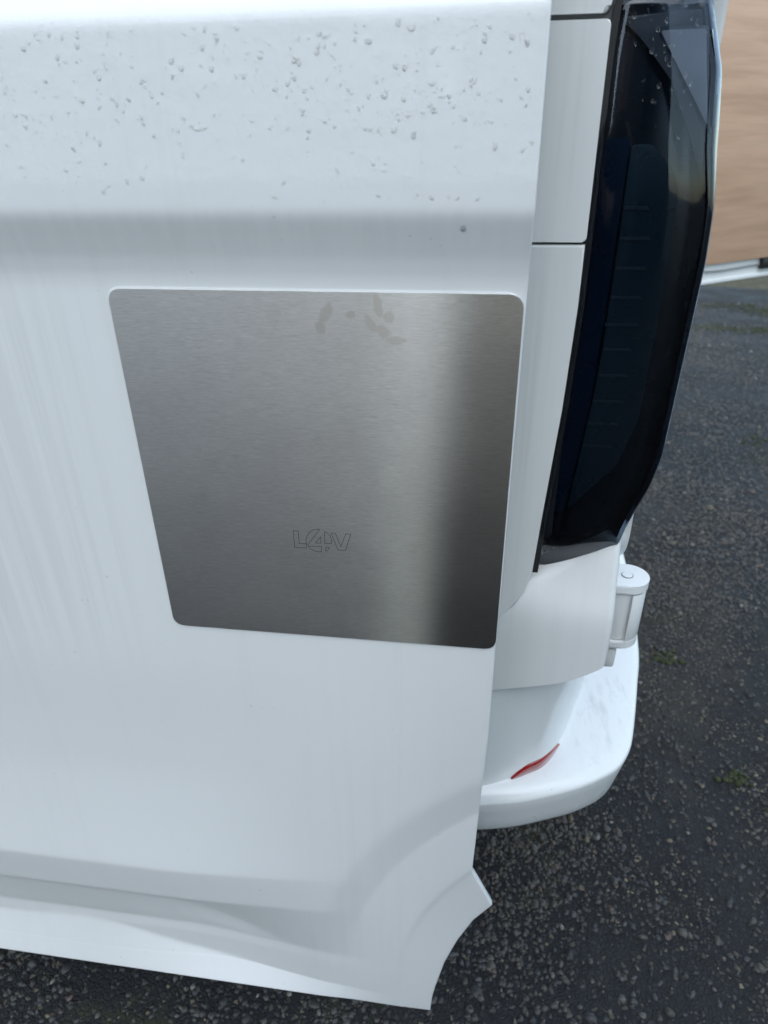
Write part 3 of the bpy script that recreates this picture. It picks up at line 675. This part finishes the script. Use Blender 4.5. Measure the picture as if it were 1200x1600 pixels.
# ------------------------------------------------------------------ the photographer (mirrored dark in the steel plate)
def skinned(name, V, E, Rr, mat, parent, sub=2):
    me = bpy.data.meshes.new(name); me.from_pydata([tuple(v) for v in V], E, []); me.materials.append(mat)
    o = bpy.data.objects.new(name, me); link(o, parent)
    sk = o.modifiers.new('skin', 'SKIN'); sk.use_smooth_shade = True
    if not me.skin_vertices: 
        bpy.context.view_layer.objects.active = o; bpy.ops.mesh.customdata_skin_add()
    for i, r in enumerate(Rr):
        rr = r if isinstance(r, tuple) else (r, r)
        me.skin_vertices[0].data[i].radius = rr; me.skin_vertices[0].data[i].use_root = (i == 0)
    ss = o.modifiers.new('sub', 'SUBSURF'); ss.levels = sub; ss.render_levels = sub
    return o
M['skin'] = simple('skin', (.55, .36, .28), .5); M['jacket'] = simple('dark_navy_cloth', (.030, .032, .045), .85, bump=.3, bscale=500)
M['denim'] = simple('dark_denim', (.018, .022, .035), .85, bump=.3, bscale=700); M['hair'] = simple('dark_hair', (.03, .022, .016), .6, bump=.5, bscale=120)
M['shoe'] = simple('black_shoe', (.015, .015, .016), .5); M['phonebody'] = simple('phone_black', (.02, .02, .024), .25)
per = empty('person', (.125, -1.02, 0)); tag(per, 'person in dark clothes with raised phone, mirrored dark in the steel plate', 'person')
px_, py_ = 0, 0
bodyV = [(0, 0, .96), (0, .0, 1.12), (0, .0, 1.30), (0, .01, 1.42), (0, .03, 1.50), (0, .055, 1.585), (0, .065, 1.66),
         (-.17, .01, 1.40), (-.215, .05, 1.15), (-.196, .30, 1.215), (-.188, .365, 1.238), (.17, .01, 1.40), (.215, .05, 1.15), (-.035, .31, 1.175), (-.068, .375, 1.200),
         (-.09, 0, .90), (-.10, .01, .50), (-.11, -.01, .09), (-.12, .12, .04), (.09, 0, .90), (.10, .01, .50), (.11, -.01, .09), (.12, .12, .04)]
bodyE = [(0, 1), (1, 2), (2, 3), (3, 4), (4, 5), (5, 6), (3, 7), (7, 8), (8, 9), (9, 10), (3, 11), (11, 12), (12, 13), (13, 14), (0, 15), (15, 16), (16, 17), (17, 18), (0, 19), (19, 20), (20, 21), (21, 22)]
bodyR = [.13, .12, .13, .10, .05, (.075, .09), (.07, .09), .055, .042, .026, .030, .055, .042, .026, .030, .075, .052, .036, .034, .075, .052, .036, .034]
body = skinned('body', bodyV, bodyE, bodyR, M['skin'], per)
rings = []
for zz, a_, b_, yy in [(.58, .235, .165, 0), (.62, .238, .168, 0), (.80, .228, .160, 0), (1.0, .215, .150, 0), (1.15, .210, .148, 0), (1.30, .222, .145, .005), (1.38, .215, .130, .01), (1.43, .165, .105, .01), (1.47, .085, .080, .02), (1.50, .068, .070, .025)]:
    rings.append([(a_*math.copysign(abs(math.cos(t))**.85, math.cos(t)), yy+b_*math.copysign(abs(math.sin(t))**.9, math.sin(t)), zz+.004*math.sin(5*t)*(zz < .7)) for t in np.linspace(0, 2*math.pi, 48, endpoint=False)])
grid('coat', rings, M['jacket'], per, closeu=True)
skinned('sleeve', [(-.17, .01, 1.39), (-.225, .045, 1.14), (-.200, .27, 1.205)], [(0, 1), (1, 2)], [.082, .064, .045], M['jacket'], per)
skinned('sleeve', [(.17, .01, 1.39), (.225, .045, 1.14), (-.010, .28, 1.165)], [(0, 1), (1, 2)], [.082, .064, .045], M['jacket'], per)
tr_ = skinned('trousers', [(0, 0, .96), (-.095, 0, .88), (-.11, .01, .50), (-.115, -.01, .10), (.095, 0, .88), (.11, .01, .50), (.115, -.01, .10)], [(0, 1), (1, 2), (2, 3), (0, 4), (4, 5), (5, 6)], [(.16, .12), .10, .075, .062, .10, .075, .062], M['denim'], per)
for s_ in (-1, 1):
    skinned('shoe', [(s_*.115, -.04, .045), (s_*.12, .06, .045), (s_*.128, .17, .036)], [(0, 1), (1, 2)], [.045, (.05, .042), (.042, .030)], M['shoe'], per)
def ball(name, c, r, sc_, mat, parent):
    bm = bmesh.new(); bmesh.ops.create_icosphere(bm, subdivisions=3, radius=r)
    for v in bm.verts: v.co = Vector((v.co.x*sc_[0]+c[0], v.co.y*sc_[1]+c[1], v.co.z*sc_[2]+c[2]))
    return from_bm(name, bm, mat, parent, None)
ball('hair', (0, .040, 1.675), .093, (.95, 1.05, .95), M['hair'], per)
ball('nose', (0, .150, 1.605), .014, (.8, 1.1, 1.4), M['skin'], per)
for s_ in (-1, 1):
    ball('ear', (s_*.078, .055, 1.615), .022, (.4, .8, 1.3), M['skin'], per); ball('eye', (s_*.030, .135, 1.625), .010, (1, .6, .7), M['blackplastic'], per)
ball('mouth', (0, .138, 1.572), .018, (1.1, .4, .3), simple('lips', (.42, .2, .18), .5), per)
# hands: five bent fingers each, closed on the sides of the phone
for s_, wx, wy, wz in ((-1, -.188, .365, 1.238), (1, -.068, .375, 1.200)):
    for k in range(4):
        b0 = Vector((wx, wy+.01, wz+.016*(k-1.2))); d = Vector((-s_*.010, .028, .012)); e = Vector((-s_*.026, .012, .004))
        skinned('finger', [b0, b0+d, b0+d+e, b0+d+e*1.8], [(0, 1), (1, 2), (2, 3)], [.010, .009, .008, .007], M['skin'], per, 1)
    b0 = Vector((wx-s_*.002, wy+.0, wz+.012)); skinned('thumb', [b0, b0+Vector((-s_*.008, .006, .028)), b0+Vector((-s_*.022, .008, .044))], [(0, 1), (1, 2)], [.012, .010, .008], M['skin'], per, 1)
bm = bmesh.new(); bmesh.ops.create_cube(bm, size=1); bmesh.ops.scale(bm, vec=(.072, .148, .008), verts=bm.verts); bmesh.ops.bevel(bm, geom=bm.edges[:], offset=.003, segments=3, affect='EDGES')
ph_ = from_bm('phone', bm, M['phonebody']); mm = m.copy(); mm.translation = Vector((.022, -.587, 1.252)) - fwd*.006; ph_.matrix_world = mm
tag(ph_, 'black phone held up by the person in dark clothes', 'phone')

# ---- unseen buildings added behind the photographer to block sky from the plate ----
hs_ = empty('added_house', (-6.55, -6.6, 0)); tag(hs_, 'brown brick outbuilding across the yard, mirrored faintly in the steel plate', 'added_house')
M['brick'] = simple('brown_brick', (.16, .095, .07), .9, bump=.5, bscale=40, var=.3)
box('wall', (-5.5, -6, 0), (5.3, 0, 3.6), M['brick'], hs_, bev=.01)
mesh('roof', [(-5.8, .35, 3.55), (5.42, .35, 3.55), (5.42, -3, 4.6), (-5.8, -3, 4.6), (5.42, -6.35, 3.55), (-5.8, -6.35, 3.55)], [(0, 1, 2, 3), (3, 2, 4, 5), (0, 3, 5), (1, 4, 2)], simple('slate', (.06, .06, .065), .7), hs_, smooth=False)
for wx in (-4, -1.2, 3.2):
    f_ = box('window', (wx-.65, -.01, 1.0), (wx+.65, .05, 1.9), M['paint'], hs_, bev=.005); box('pane', (wx-.57, .04, 1.08), (wx+.57, .056, 1.82), M['blackplastic'], f_, bev=0)
box('door', (.6, -.01, 0), (1.5, .05, 2.0), M['blackplastic'], hs_, bev=.005)

sky_blocker = empty('added_workshop', (3.4, -6.2, 0)); tag(sky_blocker, 'tall dark clad workshop across the yard, mirrored darkly in the steel plate', 'workshop')  # added out of view: blocks sky so the plate's right side goes dark
M['cladding'] = simple('dark_metal_cladding', (.115, .12, .135), .6, bump=.2, bscale=30)
box('wall', (-3.75, -7, 0), (3.0, 0, 6.6), M['cladding'], sky_blocker, bev=.02)
mesh('roof', [(-3.9, .25, 6.6), (3.2, .25, 6.6), (3.2, -3.5, 7.6), (-3.9, -3.5, 7.6), (3.2, -7.2, 6.6), (-3.9, -7.2, 6.6)], [(0, 1, 2, 3), (3, 2, 4, 5), (0, 3, 5), (1, 4, 2)], M['cladding'], sky_blocker, smooth=False)
dr_ = box('roller_door', (-1.0, -.02, 0), (2.6, .05, 3.6), M['blackplastic'], sky_blocker, bev=.01)
